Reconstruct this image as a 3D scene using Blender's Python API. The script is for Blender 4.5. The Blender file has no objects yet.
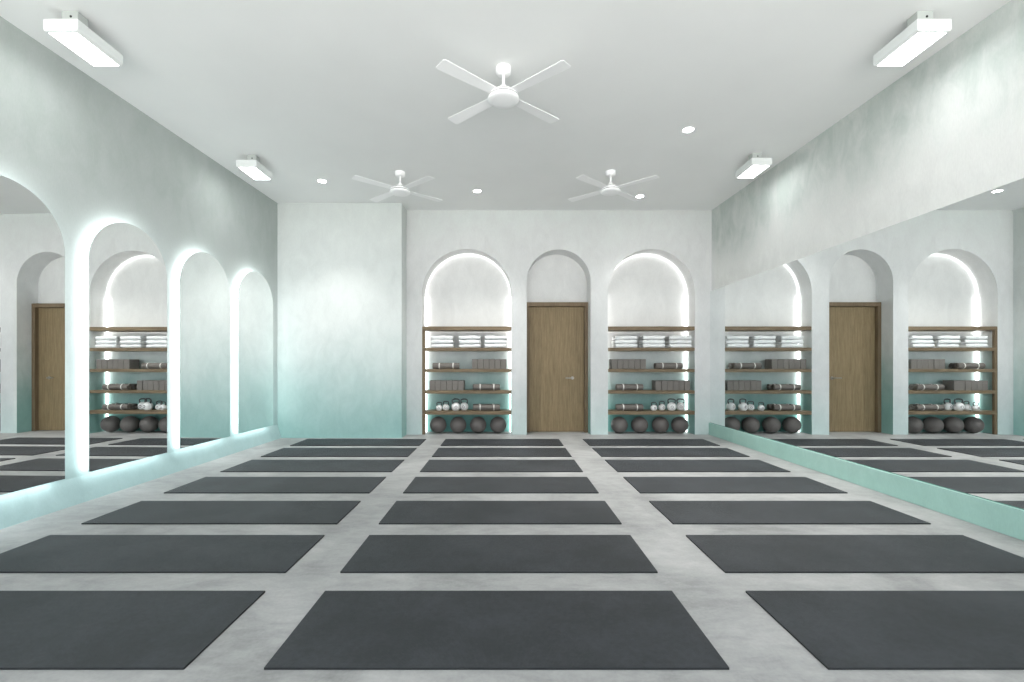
import bpy, bmesh, math, random
from mathutils import Vector, Matrix
from mathutils.geometry import tessellate_polygon
random.seed(4)
PI = math.pi
S = bpy.context.scene
C = S.collection

# ---------------------------------------------------------------- helpers
def link(name, me, mat=None, parent=None, smooth=False):
    o = bpy.data.objects.new(name, me)
    C.objects.link(o)
    if mat is not None:
        me.materials.append(mat)
    if parent is not None:
        o.parent = parent
    if smooth:
        for p in me.polygons:
            p.use_smooth = True
    return o

def obj(name, bm, mat=None, parent=None, smooth=False, recalc=True):
    if recalc:
        bmesh.ops.recalc_face_normals(bm, faces=bm.faces)
    me = bpy.data.meshes.new(name)
    bm.to_mesh(me); bm.free()
    return link(name, me, mat, parent, smooth)

def bevel(o, w, seg=2):
    m = o.modifiers.new('bevel', 'BEVEL'); m.width = w; m.segments = seg; m.limit_method = 'ANGLE'
    return o

def auto_smooth(o, ang=40):
    me = o.data
    for p in me.polygons: p.use_smooth = True
    bm = bmesh.new(); bm.from_mesh(me)
    for e in bm.edges:
        if len(e.link_faces) == 2 and e.calc_face_angle() > math.radians(ang):
            e.smooth = False
    bm.to_mesh(me); bm.free()
    return o

def add_box(bm, x0, x1, y0, y1, z0, z1):
    r = bmesh.ops.create_cube(bm, size=1)
    for v in r['verts']:
        v.co = Vector(((x0+x1)/2 + v.co.x*(x1-x0), (y0+y1)/2 + v.co.y*(y1-y0), (z0+z1)/2 + v.co.z*(z1-z0)))
    return r['verts']

def box(x0, x1, y0, y1, z0, z1):
    bm = bmesh.new(); add_box(bm, x0, x1, y0, y1, z0, z1); return bm

def add_prism(bm, pts, a, b, axis='y'):
    """closed polygon pts extruded from a to b along an axis (pts are the other two coordinates)"""
    def mk(p, t):
        if axis == 'y': return (p[0], t, p[1])
        if axis == 'x': return (t, p[0], p[1])
        return (p[0], p[1], t)
    f = [bm.verts.new(mk(p, a)) for p in pts]
    g = [bm.verts.new(mk(p, b)) for p in pts]
    n = len(pts)
    for i in range(n):
        j = (i+1) % n
        bm.faces.new((f[i], f[j], g[j], g[i]))
    if n == 4:
        bm.faces.new(f); bm.faces.new(g); return
    for t in tessellate_polygon([[Vector((p[0], p[1], 0)) for p in pts]]):
        for q in (f, g):
            try: bm.faces.new((q[t[0]], q[t[1]], q[t[2]]))
            except ValueError: pass

def add_lathe(bm, prof, n=40, axis='z', centre=(0, 0, 0)):
    rings = []
    for r, h in prof:
        ring = []
        if r < 1e-6:
            ring = [bm.verts.new(_ax((0, 0, h), axis, centre))]
        else:
            for i in range(n):
                t = 2*PI*i/n
                ring.append(bm.verts.new(_ax((r*math.cos(t), r*math.sin(t), h), axis, centre)))
        rings.append(ring)
    for a, b in zip(rings, rings[1:]):
        for i in range(n):
            j = (i+1) % n
            if len(a) == 1 and len(b) == 1: continue
            if len(a) == 1: bm.faces.new((a[0], b[i], b[j]))
            elif len(b) == 1: bm.faces.new((a[i], a[j], b[0]))
            else: bm.faces.new((a[i], a[j], b[j], b[i]))

def _ax(p, axis, c):
    x, y, z = p
    if axis == 'x': x, y, z = z, x, y
    elif axis == 'y': x, y, z = x, z, y
    return (x+c[0], y+c[1], z+c[2])

def add_tube(bm, path, r, n=12, closed=False):
    m = len(path); P = [Vector(p) for p in path]; rings = []
    up = None
    for i in range(m):
        if closed: t = (P[(i+1) % m]-P[i-1]).normalized()
        else: t = (P[min(i+1, m-1)]-P[max(i-1, 0)]).normalized()
        if up is None:
            up = Vector((0, 0, 1)) if abs(t.z) < .9 else Vector((0, 1, 0))
        s = t.cross(up).normalized(); up = s.cross(t).normalized()
        rr = r[i] if isinstance(r, (list, tuple)) else r
        rings.append([bm.verts.new(P[i] + s*math.cos(2*PI*k/n)*rr + up*math.sin(2*PI*k/n)*rr) for k in range(n)])
    for i in range(m if closed else m-1):
        a, b = rings[i], rings[(i+1) % m]
        for k in range(n):
            l = (k+1) % n
            bm.faces.new((a[k], a[l], b[l], b[k]))
    if not closed:
        bm.faces.new(rings[0]); bm.faces.new(rings[-1])

def tag(o, label, cat, group=None):
    o['label'] = label; o['category'] = cat
    if group: o['group'] = group
    return o

def thing(name, label, cat, loc=(0, 0, 0), rotz=0, group=None):
    o = bpy.data.objects.new(name, None); C.objects.link(o)
    o.location = loc; o.rotation_euler = (0, 0, rotz); o.empty_display_size = .1
    return tag(o, label, cat, group)

def struct(o):
    o['kind'] = 'structure'; return o

def dup(root, loc, label, group=None, rotz=0, scale=None):
    r = root.copy(); C.objects.link(r); r.location = loc; r.rotation_euler = (0, 0, rotz)
    r['label'] = label
    if group: r['group'] = group
    if scale: r.scale = scale
    for ch in list(root.children):
        c = ch.copy(); C.objects.link(c); c.parent = r
        for g in list(ch.children):
            d = g.copy(); C.objects.link(d); d.parent = c
    return r

# ---------------------------------------------------------------- materials
class NT:
    def __init__(s, name):
        s.m = bpy.data.materials.new(name); s.m.use_nodes = True
        s.t = s.m.node_tree; s.n = s.t.nodes; s.b = s.n['Principled BSDF']
    def new(s, typ, **kw):
        n = s.n.new(typ)
        for k, v in kw.items(): setattr(n, k, v)
        return n
    def l(s, a, b): s.t.links.new(a, b)
    def pos(s, scale=(1, 1, 1)):
        g = s.new('ShaderNodeNewGeometry'); mp = s.new('ShaderNodeMapping')
        mp.inputs['Scale'].default_value = scale
        s.l(g.outputs['Position'], mp.inputs['Vector']); return mp.outputs[0]
    def objc(s, scale=(1, 1, 1)):
        g = s.new('ShaderNodeTexCoord'); mp = s.new('ShaderNodeMapping')
        mp.inputs['Scale'].default_value = scale
        s.l(g.outputs['Object'], mp.inputs['Vector']); return mp.outputs[0]
    def noise(s, vec, scale, detail=4, rough=.55, dist=0):
        n = s.new('ShaderNodeTexNoise'); n.inputs['Scale'].default_value = scale
        n.inputs['Detail'].default_value = detail; n.inputs['Roughness'].default_value = rough
        n.inputs['Distortion'].default_value = dist
        s.l(vec, n.inputs['Vector']); return n.outputs['Fac']
    def ramp(s, fac, stops):
        r = s.new('ShaderNodeValToRGB'); e = r.color_ramp.elements
        e[0].position = stops[0][0]; e[0].color = (*stops[0][1], 1)
        e[1].position = stops[-1][0]; e[1].color = (*stops[-1][1], 1)
        for p, c in stops[1:-1]:
            x = e.new(p); x.color = (*c, 1)
        s.l(fac, r.inputs[0]); return r.outputs[0]
    def math(s, op, a, b=None, clamp=False):
        n = s.new('ShaderNodeMath', operation=op); n.use_clamp = clamp
        for i, v in enumerate((a, b)):
            if v is None: continue
            if isinstance(v, (int, float)): n.inputs[i].default_value = v
            else: s.l(v, n.inputs[i])
        return n.outputs[0]
    def mix(s, fac, a, b, blend='MIX'):
        n = s.new('ShaderNodeMix', data_type='RGBA', blend_type=blend)
        for sock, v in ((n.inputs[0], fac), (n.inputs[6], a), (n.inputs[7], b)):
            if isinstance(v, (int, float)): sock.default_value = v
            elif isinstance(v, tuple): sock.default_value = (*v, 1)
            else: s.l(v, sock)
        return n.outputs[2]
    def bump(s, h, strength=.2, dist=.01):
        b = s.new('ShaderNodeBump'); b.inputs['Strength'].default_value = strength
        b.inputs['Distance'].default_value = dist
        s.l(h, b.inputs['Height']); s.l(b.outputs[0], s.b.inputs['Normal'])
    def set(s, **kw):
        for k, v in kw.items():
            sock = s.b.inputs[k]
            if isinstance(v, tuple): sock.default_value = (*v, 1)
            elif isinstance(v, (int, float)): sock.default_value = v
            else: s.l(v, sock)
        return s

def plaster(name, top, low, z0, z1, stain, stain_z, stain_amt, axis='y', wob=.9):
    """lime wash with teal colour grading put into its tone towards the floor, mottled towards the ceiling"""
    t = NT(name)
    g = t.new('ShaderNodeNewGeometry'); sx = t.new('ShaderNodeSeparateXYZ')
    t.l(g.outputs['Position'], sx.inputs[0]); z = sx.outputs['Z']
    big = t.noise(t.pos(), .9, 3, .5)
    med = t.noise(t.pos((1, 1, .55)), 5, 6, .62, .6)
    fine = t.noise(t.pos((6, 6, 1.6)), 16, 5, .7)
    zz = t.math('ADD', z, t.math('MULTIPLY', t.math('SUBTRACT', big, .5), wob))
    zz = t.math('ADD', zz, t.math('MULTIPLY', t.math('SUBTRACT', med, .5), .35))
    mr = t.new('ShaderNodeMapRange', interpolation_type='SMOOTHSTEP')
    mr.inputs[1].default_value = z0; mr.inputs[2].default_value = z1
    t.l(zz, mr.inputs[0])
    col = t.mix(mr.outputs[0], low, top)  # teal grading cast mixed into the wall colour near the floor
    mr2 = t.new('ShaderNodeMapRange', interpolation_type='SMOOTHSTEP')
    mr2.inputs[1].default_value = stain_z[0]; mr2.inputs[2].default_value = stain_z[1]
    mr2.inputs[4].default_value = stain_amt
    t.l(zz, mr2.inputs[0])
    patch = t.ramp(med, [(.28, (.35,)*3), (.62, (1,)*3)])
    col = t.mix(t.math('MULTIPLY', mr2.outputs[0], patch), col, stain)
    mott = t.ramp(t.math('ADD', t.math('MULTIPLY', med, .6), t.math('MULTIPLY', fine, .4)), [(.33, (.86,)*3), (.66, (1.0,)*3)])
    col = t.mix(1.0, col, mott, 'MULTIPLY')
    t.set(**{'Base Color': col, 'Roughness': .85, 'Specular IOR Level': .2})
    t.bump(t.math('ADD', med, t.math('MULTIPLY', fine, .5)), .25, .006)
    return t.m

def plain(name, col, rough=.5, metal=0, spec=.5, nscale=None, namt=.08, bump=0):
    t = NT(name)
    if nscale:
        n = t.noise(t.objc(), nscale, 4)
        c = t.mix(1.0, col, t.ramp(n, [(.3, (1-namt,)*3), (.7, (1.0,)*3)]), 'MULTIPLY')
        t.set(**{'Base Color': c})
        if bump: t.bump(n, bump, .003)
    else:
        t.set(**{'Base Color': col})
    t.set(Roughness=rough, Metallic=metal, **{'Specular IOR Level': spec})
    return t.m

def emit(name, col, strength):
    m = bpy.data.materials.new(name); m.use_nodes = True
    nt = m.node_tree; nt.nodes.remove(nt.nodes['Principled BSDF'])
    e = nt.nodes.new('ShaderNodeEmission'); e.inputs[0].default_value = (*col, 1); e.inputs[1].default_value = strength
    nt.links.new(e.outputs[0], nt.nodes['Material Output'].inputs[0]); return m

M = {}
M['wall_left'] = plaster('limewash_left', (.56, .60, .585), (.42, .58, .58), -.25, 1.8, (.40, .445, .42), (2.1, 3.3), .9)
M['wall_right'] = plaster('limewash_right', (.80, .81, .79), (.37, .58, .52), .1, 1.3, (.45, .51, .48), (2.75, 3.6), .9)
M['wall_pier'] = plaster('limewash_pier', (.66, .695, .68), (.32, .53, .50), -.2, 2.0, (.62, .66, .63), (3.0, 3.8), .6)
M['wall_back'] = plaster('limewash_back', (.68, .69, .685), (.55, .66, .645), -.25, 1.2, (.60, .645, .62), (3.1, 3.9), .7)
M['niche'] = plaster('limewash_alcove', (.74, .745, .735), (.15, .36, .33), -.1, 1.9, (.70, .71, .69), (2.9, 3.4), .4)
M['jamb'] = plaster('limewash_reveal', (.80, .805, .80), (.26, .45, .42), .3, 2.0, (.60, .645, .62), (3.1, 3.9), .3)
M['ceiling'] = plain('ceiling_paint', (.855, .865, .855), .9, 0, .2, 1.3, .03)
# polished concrete
t = NT('polished_concrete')
a = t.noise(t.pos(), 1.1, 5, .6, .8); b = t.noise(t.pos((1, 2.2, 1)), 6, 6, .65, .5); c = t.noise(t.pos(), 60, 3, .6)
f = t.math('ADD', t.math('MULTIPLY', a, .55), t.math('ADD', t.math('MULTIPLY', b, .33), t.math('MULTIPLY', c, .12)))
col = t.ramp(f, [(.33, (.19, .193, .19)), (.5, (.33, .332, .328)), (.66, (.45, .447, .44))])
t.set(**{'Base Color': col, 'Roughness': t.math('ADD', t.math('MULTIPLY', b, .25), .42), 'Specular IOR Level': .35})
t.bump(b, .08, .004); M['floor'] = t.m
# yoga mat rubber: fine woven surface
t = NT('mat_rubber')
w1 = t.new('ShaderNodeTexWave', bands_direction='X'); w1.inputs['Scale'].default_value = 60; w1.inputs['Distortion'].default_value = .4
w2 = t.new('ShaderNodeTexWave', bands_direction='Y'); w2.inputs['Scale'].default_value = 60; w2.inputs['Distortion'].default_value = .4
v = t.objc(); t.l(v, w1.inputs[0]); t.l(v, w2.inputs[0])
h = t.math('MULTIPLY', w1.outputs['Fac'], w2.outputs['Fac'])
n = t.noise(t.pos(), 2.2, 5, .6); n2 = t.noise(t.pos(), 45, 3, .75)
k = t.math('ADD', t.math('MULTIPLY', n, .5), t.math('ADD', t.math('MULTIPLY', n2, .3), t.math('MULTIPLY', h, .2)))
col = t.ramp(k, [(.36, (.015, .018, .021)), (.62, (.047, .052, .061))])
t.set(**{'Base Color': col, 'Roughness': .6, 'Specular IOR Level': .45}); t.bump(h, .6, .003); M['mat'] = t.m
M['mat_edge'] = plain('mat_edge', (.012, .014, .015), .8)

def wood(name, c1, c2, axis):
    t = NT(name)
    sc = {'x': (1.2, 14, 14), 'z': (14, 14, .9)}[axis]
    n1 = t.noise(t.pos(sc), 3.2, 6, .6, .3); n2 = t.noise(t.pos(tuple(s*4 for s in sc)), 4, 4, .7)
    f = t.math('ADD', t.math('MULTIPLY', n1, .65), t.math('MULTIPLY', n2, .35))
    t.set(**{'Base Color': t.ramp(f, [(.32, c1), (.68, c2)]), 'Roughness': .55, 'Specular IOR Level': .3})
    t.bump(n2, .15, .002); return t.m
M['oak_shelf'] = wood('oak_shelf', (.10, .072, .042), (.26, .195, .12), 'x')
M['oak_door'] = wood('oak_door', (.16, .113, .058), (.30, .225, .125), 'z')
M['oak_frame'] = wood('oak_frame', (.12, .085, .05), (.22, .16, .098), 'z')
M['mirror'] = plain('mirror_silver', (.93, .95, .945), .0, 1.0)
M['mirror_clear'] = plain('mirror_silver_bright', (.90, .93, .93), .0, 1.0)
M['mirror_edge'] = plain('mirror_edge', (.10, .24, .20), .25, 0, .6)
M['white_paint'] = plain('white_enamel', (.95, .955, .955), .5, 0, .5)
M['white_case'] = plain('white_case', (.74, .77, .76), .45, 0, .5)
M['bracket'] = plain('bracket_grey', (.42, .45, .43), .5)
M['screw'] = plain('dark_screw', (.02, .02, .02), .4, .6)
M['gap'] = plain('motor_gap', (.16, .17, .16), .6)
M['towel'] = plain('towel_cotton', (.83, .84, .84), .95, 0, .1, 60, .10, .6)
M['block'] = plain('block_foam', (.20, .185, .17), .85, 0, .25, 45, .15, .2)
M['roll'] = plain('roll_rubber', (.17, .155, .14), .8, 0, .3, 60, .15, .2)
M['strap'] = plain('strap_cotton', (.78, .76, .72), .8)
M['ball'] = plain('ball_leather', (.135, .122, .115), .55, 0, .4, 70, .2, .4)
M['kettle'] = plain('kettle_white', (.80, .80, .79), .3, 0, .5)
M['kettle_handle'] = plain('kettle_steel', (.07, .075, .075), .32, .7)
M['chrome'] = plain('satin_steel', (.34, .32, .29), .35, 1.0)
M['led'] = emit('led_cool', (.90, .985, 1.0), 2.3)
M['led_arc'] = emit('led_white_arc', (1.0, 1.0, .985), .9)
M['led_side'] = emit('led_white_side', (1.0, 1.0, .985), 3.0)
M['lens'] = emit('lamp_lens', (1.0, 1.0, 1.0), 7.5)
M['down'] = emit('downlight_lens', (1.0, .99, .97), 14)

# ---------------------------------------------------------------- measures
XL, XR, YB, YP = -3.75, 3.607, 7.954, 7.582     # left wall, right wall, back wall, pier face
YN = 8.314                                       # alcove rear
YF = -1.9                                        # unseen rear end, left open to let the world light in
def cz(y): return 3.80 + .0205*(y-3.35)          # ceiling height

# ---------------------------------------------------------------- shell
struct(obj('floor', box(-4.1, 4.0, YF, 8.6, -.12, 0), M['floor']))
bm = bmesh.new(); add_prism(bm, [(YF, cz(YF)), (8.6, cz(8.6)), (8.6, cz(8.6)+.15), (YF, cz(YF)+.15)], -4.1, 4.0, 'x')
struct(obj('ceiling', bm, M['ceiling']))
bm = bmesh.new(); add_prism(bm, [(YF, 0), (8.6, 0), (8.6, cz(8.6)), (YF, cz(YF))], -4.1, XL, 'x')
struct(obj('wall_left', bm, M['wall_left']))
bm = bmesh.new(); add_prism(bm, [(YF, 0), (8.6, 0), (8.6, cz(8.6)), (YF, cz(YF))], XR, 4.0, 'x')
struct(obj('wall_right', bm, M['wall_right']))
bm = bmesh.new(); add_prism(bm, [(XL, 0), (XL+.065, 0), (XL, .22)], YF, YP, 'y')
struct(obj('baseboard_left', bm, M['wall_left']))
XP = -1.694
bm = bmesh.new(); add_prism(bm, [(YP, 0), (8.6, 0), (8.6, cz(8.6)), (YP, cz(YP))], XL, XP, 'x')
struct(obj('wall_pier', bm, M['wall_pier']))

N1 = (-1.424, .130); DR = (.395, 1.505); N3 = (1.806, 3.315)
ATOP = 3.223
def arch(x0, x1, top, n=40, base=0):
    r = (x1-x0)/2; c = (x0+x1)/2; zs = top-r
    return [(x0, base)] + [(c - r*math.cos(PI*i/n), zs + r*math.sin(PI*i/n)) for i in range(n+1)] + [(x1, base)]
pts = [(XP, 0)] + arch(*N1, ATOP) + arch(*DR, 3.215) + arch(*N3, ATOP) + [(XR, 0), (XR, cz(YB)), (XP, cz(YB))]
bm = bmesh.new(); add_prism(bm, pts, YB, YN, 'y')
wb = obj('wall_back', bm, M['wall_back'])
wb.data.materials.append(M['jamb'])
for p in wb.data.polygons:                       # the reveals of the three arches
    if abs(p.normal.y) < .5 and 0 < p.center.z < 3.4 and p.center.x > -1.6 and p.center.x < 3.5: p.material_index = 1
struct(wb)
struct(obj('wall_alcove', box(XP, XR, YN, 8.6, 0, cz(8.3)-.02), M['niche']))
# low kerb below the wall mirror
struct(bevel(obj('trim_1', box(3.553, XR, YF, YB, 0, .207), M['wall_right']), .004))

# ---------------------------------------------------------------- door
d = struct(thing('door_1', 'flush oak door in a matching frame, under the middle arch', 'door', (0, 0, 0)))
del d['category']; del d['label']
fy0, fy1, dt, fw = YN-.115, YN-.002, 2.335, .062
bm = bmesh.new()
add_prism(bm, [(DR[0], 0), (DR[0], dt), (DR[1], dt), (DR[1], 0), (DR[1]-fw, 0), (DR[1]-fw, dt-fw-.01), (DR[0]+fw, dt-fw-.01), (DR[0]+fw, 0)], fy0, fy1, 'y')
bevel(obj('door_frame', bm, M['oak_frame'], d), .003)
leaf = bevel(obj('door_leaf', box(DR[0]+fw+.003, DR[1]-fw-.003, YN-.05, YN-.006, .006, dt-fw-.014), M['oak_door'], d), .002)
hx, hz, hy = 1.235, .975, YN-.05
bm = bmesh.new()
add_lathe(bm, [(0, -.010), (.026, -.010), (.028, -.004), (.028, 0)], 24, 'y', (hx, hy, hz))
add_tube(bm, [(hx, hy-.008, hz), (hx, hy-.048, hz), (hx-.012, hy-.058, hz), (hx-.13, hy-.058, hz)], [.010, .010, .011, .010], 12)
auto_smooth(obj('door_handle', bm, M['chrome'], leaf))

# ---------------------------------------------------------------- shelving and LED strips in the alcoves
TOPS = [1.879, 1.509, 1.139, .764, .408]; THK = [.066, .054, .054, .054, .062]
def shelving(x0, x1, label, side):
    t = thing('shelving', label, 'shelves', ((x0+x1)/2, YB+.16, 0), 0, 'oak shelving in the arched alcoves')
    cx = (x0+x1)/2
    for z, th in zip(TOPS, THK):
        bevel(obj('shelf', box(x0-cx+.001, x1-cx-.001, -.158, .145, z-th, z), M['oak_shelf'], t), .003)
    if side:
        bevel(obj('side_post', box(x0-cx+.001, x0-cx+.052, -.157, -.115, 0, TOPS[0]-.067), M['oak_frame'], t), .002)
    return t
shelving(*N1, 'oak wall shelves of five boards in the left arched alcove, next to the pier', True)
shelving(*N3, 'oak wall shelves of five boards in the right arched alcove, next to the long mirror', False)

def led_outline(x0, x1, top, label):
    w = .016; g = .010; o = arch(x0+g, x1-g, top-g, 48, .002); i = arch(x0+g+w, x1-g-w, top-g-w, 48, .002)
    bm = bmesh.new()
    add_prism(bm, o + i[::-1], YN-.045, YN-.012, 'y')
    o = obj('led_strip', bm, M['led_arc']); o.data.materials.append(M['led_side'])
    for p in o.data.polygons:
        if p.center.z < top-(x1-x0)/2: p.material_index = 1
    tag(o, label, 'light strip', 'LED strips around the alcoves')
led_outline(*N1, ATOP, 'white LED strip glowing round the rear edge of the left alcove')
led_outline(*N3, ATOP, 'white LED strip glowing round the rear edge of the right alcove')

# ---------------------------------------------------------------- arched backlit mirrors
XM = -3.66; MR = .457; MTOP = 2.585; MBOT = .257
far = [3.81, 4.965, 6.105, 7.245]
labels = ['nearest backlit arched mirror, cut by the left picture edge, reflecting the oak door',
          'second nearest backlit arched mirror, reflecting the stocked alcove shelves',
          'third nearest backlit arched mirror, reflecting plain plaster and one mat corner',
          'farthest and narrowest looking backlit arched mirror, beside the pier corner']
def yz(hw, top, base, n=48):
    r = hw; zs = top-r
    return [(-hw, base)] + [(-r*math.cos(PI*i/n), zs + r*math.sin(PI*i/n)) for i in range(n+1)] + [(hw, base)]
YAW = math.radians(1.03)
m0 = None
for k, yf in enumerate(far):
    loc = (XM, yf-MR, 0)
    if m0 is None:
        m0 = thing('arched_mirror', labels[0], 'mirror', loc, -YAW, 'backlit arched mirrors on the left wall')
        bm = bmesh.new(); add_prism(bm, yz(MR, MTOP, MBOT), -.012, 0, 'x')
        obj('mirror_glass', bm, M['mirror'], m0)
        bm = bmesh.new()
        o_ = yz(MR-.012, MTOP-.012, MBOT+.012); i_ = yz(MR-.045, MTOP-.045, MBOT+.045)
        n_ = len(o_)
        va = [bm.verts.new((-.075, *p)) for p in o_]; vb = [bm.verts.new((-.0125, *p)) for p in o_]
        vc = [bm.verts.new((-.075, *p)) for p in i_]; vd = [bm.verts.new((-.0125, *p)) for p in i_]
        for i in range(n_):
            j = (i+1) % n_
            bm.faces.new((va[i], va[j], vb[j], vb[i])); bm.faces.new((vc[i], vc[j], vd[j], vd[i]))
            bm.faces.new((va[i], va[j], vc[j], vc[i])); bm.faces.new((vb[i], vb[j], vd[j], vd[i]))
        obj('led_backlight', bm, M['led'], m0)
    else:
        dup(m0, loc, labels[k], rotz=-YAW)

# ---------------------------------------------------------------- long wall mirror
wm = thing('wall_mirror', 'long frameless mirror covering the lower right wall, reflecting shelves and door', 'mirror', (3.592, 3.0, .212))
obj('mirror_glass', box(-.016, .012, YF-3.0+.02, YB-3.0-.004, 0, 2.278), M['mirror_clear'], wm)
obj('mirror_edge', box(-.020, .013, YF-3.0+.02, YB-3.0-.004, -.005, -.0002), M['mirror_edge'], wm)

# ---------------------------------------------------------------- ceiling fans
def make_fan(label, x, y):
    z = cz(y)
    t = thing('ceiling_fan', label, 'ceiling fan', (x, y, z), 0, 'white four blade ceiling fans')
    bm = bmesh.new(); add_lathe(bm, [(0, .004), (.066, .004), (.068, -.01), (.066, -.048), (.052, -.062), (0, -.063)], 40)
    auto_smooth(obj('canopy', bm, M['white_paint'], t), 50)
    bm = bmesh.new(); add_lathe(bm, [(.013, -.06), (.013, -.15), (.024, -.158), (.030, -.185), (.030, -.20)], 24)
    auto_smooth(obj('downrod', bm, M['white_paint'], t), 50)
    bm = bmesh.new(); add_lathe(bm, [(0, -.196), (.070, -.197), (.074, -.202), (.066, -.225), (.066, -.238), (.118, -.240), (.130, -.246), (.130, -.258), (0, -.258)], 48)
    mh = auto_smooth(obj('motor_housing', bm, M['white_paint'], t), 50)
    bm = bmesh.new(); add_lathe(bm, [(.070, -.2045), (.0735, -.2045), (.0735, -.2105), (.066, -.2105)], 48)
    obj('vent_ring', bm, M['gap'], mh)
    bm = bmesh.new(); add_lathe(bm, [(0, -.258), (.132, -.258), (.132, -.268), (0, -.268)], 48)
    obj('shadow_ring', bm, M['gap'], mh)
    bm = bmesh.new(); add_lathe(bm, [(0, -.267), (.135, -.267), (.137, -.272), (.135, -.284), (.122, -.293), (.09, -.297), (0, -.298)], 48)
    auto_smooth(obj('bottom_disc', bm, M['white_paint'], t), 50)
    for k, a in enumerate((40.5, 139.5, 220.5, 319.5)):
        bm = bmesh.new()
        w0, w1, r0, r1, th = .048, .064, .105, .66, .006
        out = [(r0, -w0), (r1-.02, -w1), (r1, -w1+.012), (r1, w1-.012), (r1-.02, w1), (r0, w0)]
        add_prism(bm, out, -th/2, th/2, 'z')
        mat = Matrix.Translation((0, 0, -.244)) @ Matrix.Rotation(math.radians(a), 4, 'Z') @ Matrix.Rotation(math.radians(4), 4, 'X')
        bmesh.ops.transform(bm, matrix=mat, verts=bm.verts)
        bevel(obj('blade', bm, M['white_paint'], t), .002)
    return t
f0 = make_fan('nearest and largest looking white ceiling fan, top centre of the picture', -.005, 4.02)
dup(f0, (-1.43, 6.30, cz(6.30)), 'white ceiling fan farther back on the left, in front of the pier')
dup(f0, (1.463, 6.28, cz(6.28)), 'white ceiling fan farther back on the right, above the door side')

# ---------------------------------------------------------------- surface lights
def surface_light(label, x, y0, s):
    """s = +1 when the room is on the +x side of the fixture"""
    z = cz(y0)-.155
    t = thing('ceiling_light', label, 'ceiling light', (x, y0, z), 0, 'white box ceiling lights')
    W, L, H = .255, .40, .088
    bm = bmesh.new()
    r = .012
    prof = [(-W/2+r, -.002), (W/2-r, -.002), (W/2, r), (W/2, H), (-W/2, H), (-W/2, r)]
    add_prism(bm, prof, 0, L, 'y')
    bevel(obj('housing', bm, M['white_case'], t), .003)
    obj('lens', box(-W/2+.026, W/2-.026, .018, L-.014, -.0040, -.0015), M['lens'], t)
    bx = s*.055
    br = bevel(obj('bracket', box(bx-.06, bx+.06, .012, .10, H+.0005, .155+.0003), M['bracket'], t), .004)
    bm = bmesh.new(); add_lathe(bm, [(0, -.003), (.0075, -.003), (.009, .0)], 14, 'y', (bx+.01, .012, H+.026))
    obj('screw', bm, M['screw'], br)
    return t
surface_light('white box light at the top left of the ceiling, nearest on the left side', -3.24, 3.345, 1)
surface_light('small white box light farther back near the left wall, before the pier', -3.235, 5.75, 1)
surface_light('white box light at the top right of the ceiling, nearest on the right side', 3.145, 3.345, -1)
surface_light('small white box light farther back above the far end of the long mirror', 3.205, 5.69, -1)

# ---------------------------------------------------------------- downlights
def downlight(label, x, y, e):
    z = cz(y)
    t = thing('downlight', label, 'downlight', (x, y, z), 0, 'recessed downlights in the ceiling')
    bm = bmesh.new(); add_lathe(bm, [(.056, .002), (.056, -.004), (.068, -.006), (.074, -.002), (.074, .002)], 32)
    auto_smooth(obj('trim_ring', bm, M['white_paint'], t))
    bm = bmesh.new(); add_lathe(bm, [(0, -.0035), (.0555, -.0035), (.0555, .001)], 32)
    obj('lens', bm, M['down'], t)
    l = bpy.data.lights.new('downlight_beam', 'SPOT'); l.energy = e; l.spot_size = math.radians(95); l.spot_blend = .8
    l.shadow_soft_size = .045; l.color = (1, .985, .96)
    lo = bpy.data.objects.new('downlight_beam', l); C.objects.link(lo); lo.parent = t; lo.location = (0, 0, -.015)
downlight('bright recessed downlight alone on the right half of the ceiling, with a starry glare', 2.06, 5.12, 190)
downlight('recessed downlight between the two rear fans, centre of the back', -.41, 7.02, 90)
downlight('recessed downlight behind the right rear fan, over the right alcove', 2.15, 7.25, 30)
downlight('faint recessed downlight left of the left rear fan, before the pier', -2.63, 6.62, 70)

# ---------------------------------------------------------------- yoga mats on the floor
bots = [1.805, 2.646, 3.457, 4.294, 5.150, 6.007, 6.830]
tops = [2.422, 3.220, 4.032, 4.900, 5.795, 6.625, 7.430]
cols = [('left', -3.19, -1.262), ('centre', -.946, .888), ('right', 1.278, 3.222)]
rown = ['nearest to the camera', 'second from the camera', 'third from the camera', 'fourth, midway,', 'third from the back wall', 'second from the back wall', 'nearest to the back wall']
nr = 0
for cn, x0, x1 in cols:
    for r in range(7):                           # each mat is its own object
        w, l = x1-x0, tops[r]-bots[r]
        bm = box(-w/2, w/2, -l/2, l/2, .0, .009)
        o = obj('yoga_mat', bm, M['mat'])
        o.data.materials.append(M['mat_edge'])
        for p in o.data.polygons:
            if abs(p.normal.z) < .5: p.material_index = 1
        o.location = ((x0+x1)/2, (bots[r]+tops[r])/2, .0004)
        tag(o, 'charcoal yoga mat, %s in the %s column' % (rown[r], cn), 'yoga mat', 'yoga mats laid out in three columns')

# ---------------------------------------------------------------- shelf contents
def px(x, y=8.05): return (x-504)*y/458
AL = {1: 'left alcove', 3: 'right alcove'}

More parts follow.
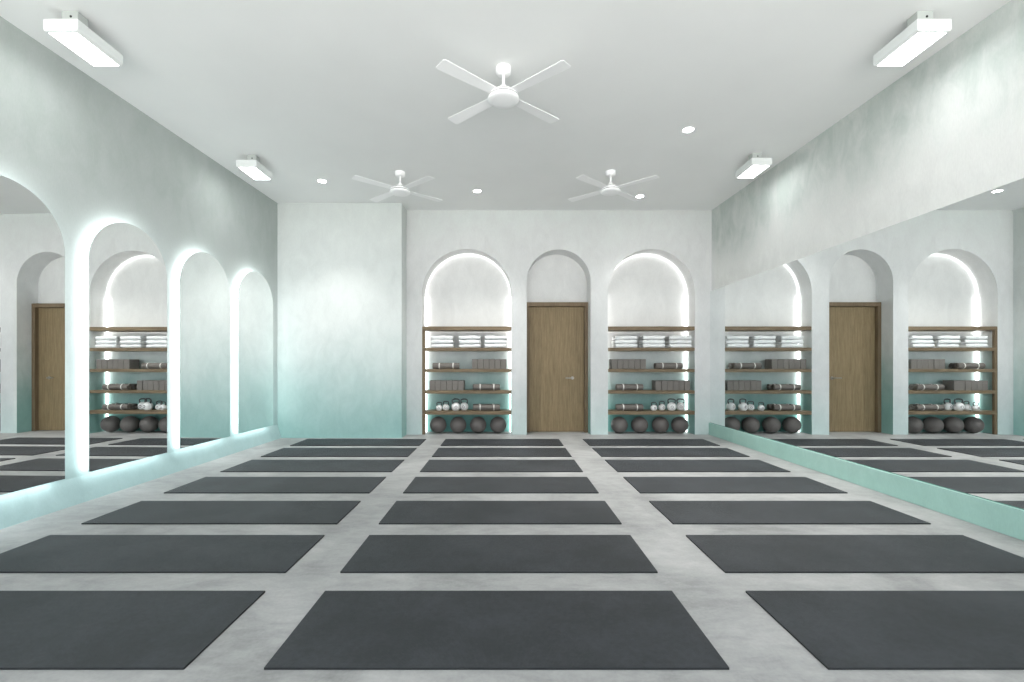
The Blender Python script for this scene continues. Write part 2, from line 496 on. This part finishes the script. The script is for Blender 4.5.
# folded towels: a thick sheet folded round its front edge
def towel_mesh(w, jit):
    d, h = .27, .068; th = h/2-.002
    def fold():
        p = []
        p += [(d/2, 0), (-d/2+h/2, 0)]
        for i in range(1, 10):
            a = -PI/2 - PI*i/10
            p.append((-d/2+h/2 + math.cos(a)*h/2, h/2+math.sin(a)*h/2))
        p += [(-d/2+h/2, h), (d/2-.006, h-.004), (d/2, h-.010), (d/2, h-th), (-d/2+h/2, h-th+.001), (-d/2+h/2-.004, h/2), (-d/2+h/2, th-.001), (d/2, th)]
        return p
    bm = bmesh.new()
    segs = 9; pr = fold(); rings = []
    for s in range(segs+1):
        u = s/segs; x = -w/2 + w*u
        e = 1 - .10*(abs(2*u-1)**6)
        ring = []
        for i, (y, z) in enumerate(pr):
            dz = .004*math.sin(3.1*u*PI+jit*2+i*.2) * (z/h)
            dy = .005*math.sin(4*u*PI+jit)
            ring.append(bm.verts.new((x + .004*math.sin(i+jit), y+dy, max(0, (z*e + (1-e)*h*.4)+dz - (.0 if z > 0 else 0)))))
        rings.append(ring)
    n = len(pr)
    for a, b in zip(rings, rings[1:]):
        for i in range(n):
            j = (i+1) % n
            bm.faces.new((a[i], a[j], b[j], b[i]))
    f = [bm.faces.new(rings[0]), bm.faces.new(rings[-1])]
    bmesh.ops.triangulate(bm, faces=f)
    return bm
tow = [(1, [442.9, 469.8, 495.8], .372), (3, [625.0, 652.5, 679.0], .382)]
base_t = [auto_smooth(obj('folded_towel', towel_mesh(.375, j*1.7), M['towel']), 60) for j in range(3)]
first = {0, 1, 2}
for al, xs, w in tow:
    for s, cx in enumerate(xs):
        for lv in range(3):
            v = (lv + s) % 3
            if v in first: o = base_t[v]; first.discard(v)
            else: o = base_t[v].copy(); C.objects.link(o)
            o.location = (px(cx)+random.uniform(-.006, .006), 8.105 + random.uniform(-.008, .008), TOPS[1]+.0005+lv*.0715)
            tag(o, '%s white folded towel in the %s towel stack, %s' % (['bottom', 'middle', 'top'][lv], ['left', 'middle', 'right'][s], AL[al]),
                'towel', 'folded white towels on the upper shelves')

# yoga blocks
bm = box(-.0485, .0485, -.11, .11, 0, .172)
blk = bevel(obj('yoga_block', bm, M['block']), .007, 3)
ordn = ['first', 'second', 'third', 'fourth', 'fifth', 'last']
used = False
shelf_word = {2: 'second board from the top of contents', 3: 'middle board', 4: 'lowest board'}
rows = [(1, 2, 472.3), (1, 3, 429.9), (3, 2, 610.6), (3, 3, 654.6)]
for al, sh, xl in rows:
    xs = px(xl, 8.06)
    if al == 1 and sh == 3: xs = max(xs, N1[0]+.112)
    if al == 3 and sh == 2: xs = max(xs, N3[0]+.03)
    for k in range(6):
        o = blk if not used else blk.copy()
        if used: C.objects.link(o)
        used = True
        o.location = (xs + .05 + k*.1005, 8.105 + random.uniform(-.006, .006), TOPS[sh]+.0005)
        tag(o, 'grey yoga block, %s from the left on the %s board, %s' % (ordn[k] if k < 5 else 'sixth', 'third' if sh == 2 else 'fourth', AL[al]),
            'yoga block', 'yoga blocks standing on the shelves')

# rolled mats with two pale straps
RR = .055
def make_roll():
    t = thing('rolled_mat', 'x', 'rolled mat')
    Lr = .46; th = .0062
    bm = bmesh.new(); n = 150; turns = 6
    inn, out = [], []
    for i in range(n+1):
        a = 2*PI*turns*i/n; r = .009 + (RR-.009-th)*i/n
        inn.append((r*math.cos(a), r*math.sin(a)+RR)); out.append(((r+th*.88)*math.cos(a), (r+th*.88)*math.sin(a)+RR))
    L = [[bm.verts.new((x, *p)) for p in q] for x in (-Lr/2, Lr/2) for q in (inn, out)]
    a0, b0, a1, b1 = L
    for i in range(n):
        bm.faces.new((b0[i], b0[i+1], b1[i+1], b1[i])); bm.faces.new((a0[i], a1[i], a1[i+1], a0[i+1]))
        bm.faces.new((a0[i], a0[i+1], b0[i+1], b0[i])); bm.faces.new((a1[i], b1[i], b1[i+1], a1[i+1]))
    bm.faces.new((a0[0], b0[0], b1[0], a1[0])); bm.faces.new((a0[n], a1[n], b1[n], b0[n]))
    auto_smooth(obj('mat_roll', bm, M['roll'], t))
    for xx in (-.115, .125):
        bm = bmesh.new(); add_lathe(bm, [(RR-.002, -.009), (RR+.0013, -.009), (RR+.0013, .009), (RR-.002, .009)], 32, 'x', (xx, 0, RR))
        auto_smooth(obj('strap', bm, M['strap'], t))
    return t
roll = None
specs = [(1, 2, 433.0, 'third'), (1, 3, 473.7, 'fourth'), (1, 4, 473.7, 'fifth'),
         (3, 2, 655.6, 'third'), (3, 3, 616.5, 'fourth'), (3, 4, 616.5, 'fifth')]
for al, sh, xl, nm in specs:
    for b in range(2):
        x = px(xl, 8.03) + .23 + (.045 if (al == 1 and sh == 2) or (al == 3 and sh == 2) else -.0)*0
        x += (.0 if b == 0 else (-.02 if al == 1 else .02))
        if al == 3: x = max(x, N3[0]+.245)
        loc = (x, 8.035 if b == 0 else 8.150, TOPS[sh]+.0015)
        lab = '%s rolled grey mat with two pale straps, %s board, %s' % ('front' if b == 0 else 'rear', nm, AL[al])
        if roll is None:
            roll = make_roll(); roll.location = loc; roll['label'] = lab; roll['group'] = 'rolled mats on the shelves'
        else: dup(roll, loc, lab, 'rolled mats on the shelves')

# kettlebells
def make_kettle():
    t = thing('kettlebell', 'x', 'kettlebell')
    R = .066; prof = [(0, 0), (.040, 0), (.044, .004)]
    for i in range(13):
        a = -.86 + (PI/2+.60)*i/12
        prof.append((R*math.cos(a), .056 + R*math.sin(a)))
    prof.append((0, .056+R))
    prof = [prof[0], prof[1], prof[2]] + [p for p in prof[3:] if p[1] > .008]
    bm = bmesh.new(); add_lathe(bm, prof, 32)
    auto_smooth(obj('bell', bm, M['kettle'], t), 60)
    path = [(-.040, 0, .100), (-.050, 0, .125), (-.053, 0, .145), (-.046, 0, .161), (-.026, 0, .170), (0, 0, .172), (.026, 0, .170), (.046, 0, .161), (.053, 0, .145), (.050, 0, .125), (.040, 0, .100)]
    bm = bmesh.new(); add_tube(bm, path, [.013, .011, .0095, .0095, .010, .010, .010, .0095, .0095, .011, .013], 14)
    auto_smooth(obj('handle', bm, M['kettle_handle'], t), 60)
    bm = bmesh.new(); add_lathe(bm, [(0, -.0645), (.019, -.0645), (.021, -.062)], 20, 'y', (0, 0, .056))
    auto_smooth(obj('weight_badge', bm, M['kettle_handle'], t))
    return t
ket = None
sz = [.84, .92, 1.18, 1.14]
for al, xs in ((1, [439.3, 446.0, 455.8, 464.2]), (3, [653.8, 661.8, 671.6, 680.6])):
    for k in range(4):
        y = [8.05, 8.10, 8.06, 8.12][k]
        loc = (px(xs[k], y), y, TOPS[4]+.0008)
        lab = 'white kettlebell with dark handle, %s on the lowest board, %s' % (['small, leftmost', 'small, second from left', 'large, third from left', 'large, rightmost'][k], AL[al])
        if ket is None:
            ket = make_kettle(); ket.location = loc; ket['label'] = lab; ket['group'] = 'kettlebells on the lowest boards'; ket.scale = (sz[k],)*3
        else: dup(ket, loc, lab, 'kettlebells on the lowest boards', rotz=random.uniform(-.3, .3), scale=(sz[k],)*3)

# medicine balls
BR = .146
prof = [(0, -BR)]
for i in range(1, 48):
    a = -PI/2 + PI*i/48
    g = 0
    for ga in (-.62, 0, .62):
        g = max(g, 1-abs(a-ga)/.045)
    r = BR - .0035*max(0, g)
    prof.append((r*math.cos(a), r*math.sin(a)))
prof.append((0, BR))
bm = bmesh.new(); add_lathe(bm, prof, 48, 'z')
ball = obj('medicine_ball', bm, M['ball'], smooth=True)
used = False
for al, xs in ((1, [438.2, 458.2, 478.2, 498.2]), (3, [619.3, 639.6, 660.3, 679.7])):
    for k in range(4):
        o = ball if not used else ball.copy()
        if used: C.objects.link(o)
        used = True
        o.location = (px(xs[k], 8.13), 8.13, BR+.0005)
        o.rotation_euler = (random.uniform(-.5, .5), random.uniform(-.6, .6), random.uniform(0, 3))
        tag(o, 'dark grey medicine ball, %s on the floor of the %s' % (['leftmost', 'second from left', 'third from left', 'rightmost'][k], AL[al]),
            'medicine ball', 'medicine balls on the alcove floors')

# ---------------------------------------------------------------- light, world, camera
w = bpy.data.worlds.new('world'); S.world = w; w.use_nodes = True
bg = w.node_tree.nodes['Background']; bg.inputs[1].default_value = 2.7
nt = w.node_tree; tc = nt.nodes.new('ShaderNodeTexCoord'); sp = nt.nodes.new('ShaderNodeSeparateXYZ'); cr = nt.nodes.new('ShaderNodeValToRGB')
mr = nt.nodes.new('ShaderNodeMapRange'); mr.inputs[1].default_value = -1; mr.inputs[2].default_value = 1
nt.links.new(tc.outputs['Generated'], sp.inputs[0]); nt.links.new(sp.outputs['Z'], mr.inputs[0]); nt.links.new(mr.outputs[0], cr.inputs[0])
e = cr.color_ramp.elements; e[0].position = .44; e[0].color = (1.0, .985, .96, 1); e[1].position = .56; e[1].color = (.30, .33, .37, 1)   # brighter lower half added to light the ceiling, overcast sky above
nt.links.new(cr.outputs[0], bg.inputs[0])

cam = bpy.data.cameras.new('camera'); co = bpy.data.objects.new('camera', cam); C.objects.link(co)
co.location = (0, 0, 1.2); co.rotation_euler = (PI/2, 0, 0)
cam.sensor_width = 36; cam.lens = 458/1024*36
cam.shift_x = (512-504)/1024; cam.shift_y = (365.5-341)/1024
cam.clip_start = .05
S.camera = co
S.view_settings.view_transform = 'Standard'; S.view_settings.look = 'None'
S.view_settings.gamma = 1; S.view_settings.use_curve_mapping = False; S.view_settings.exposure = 1.47
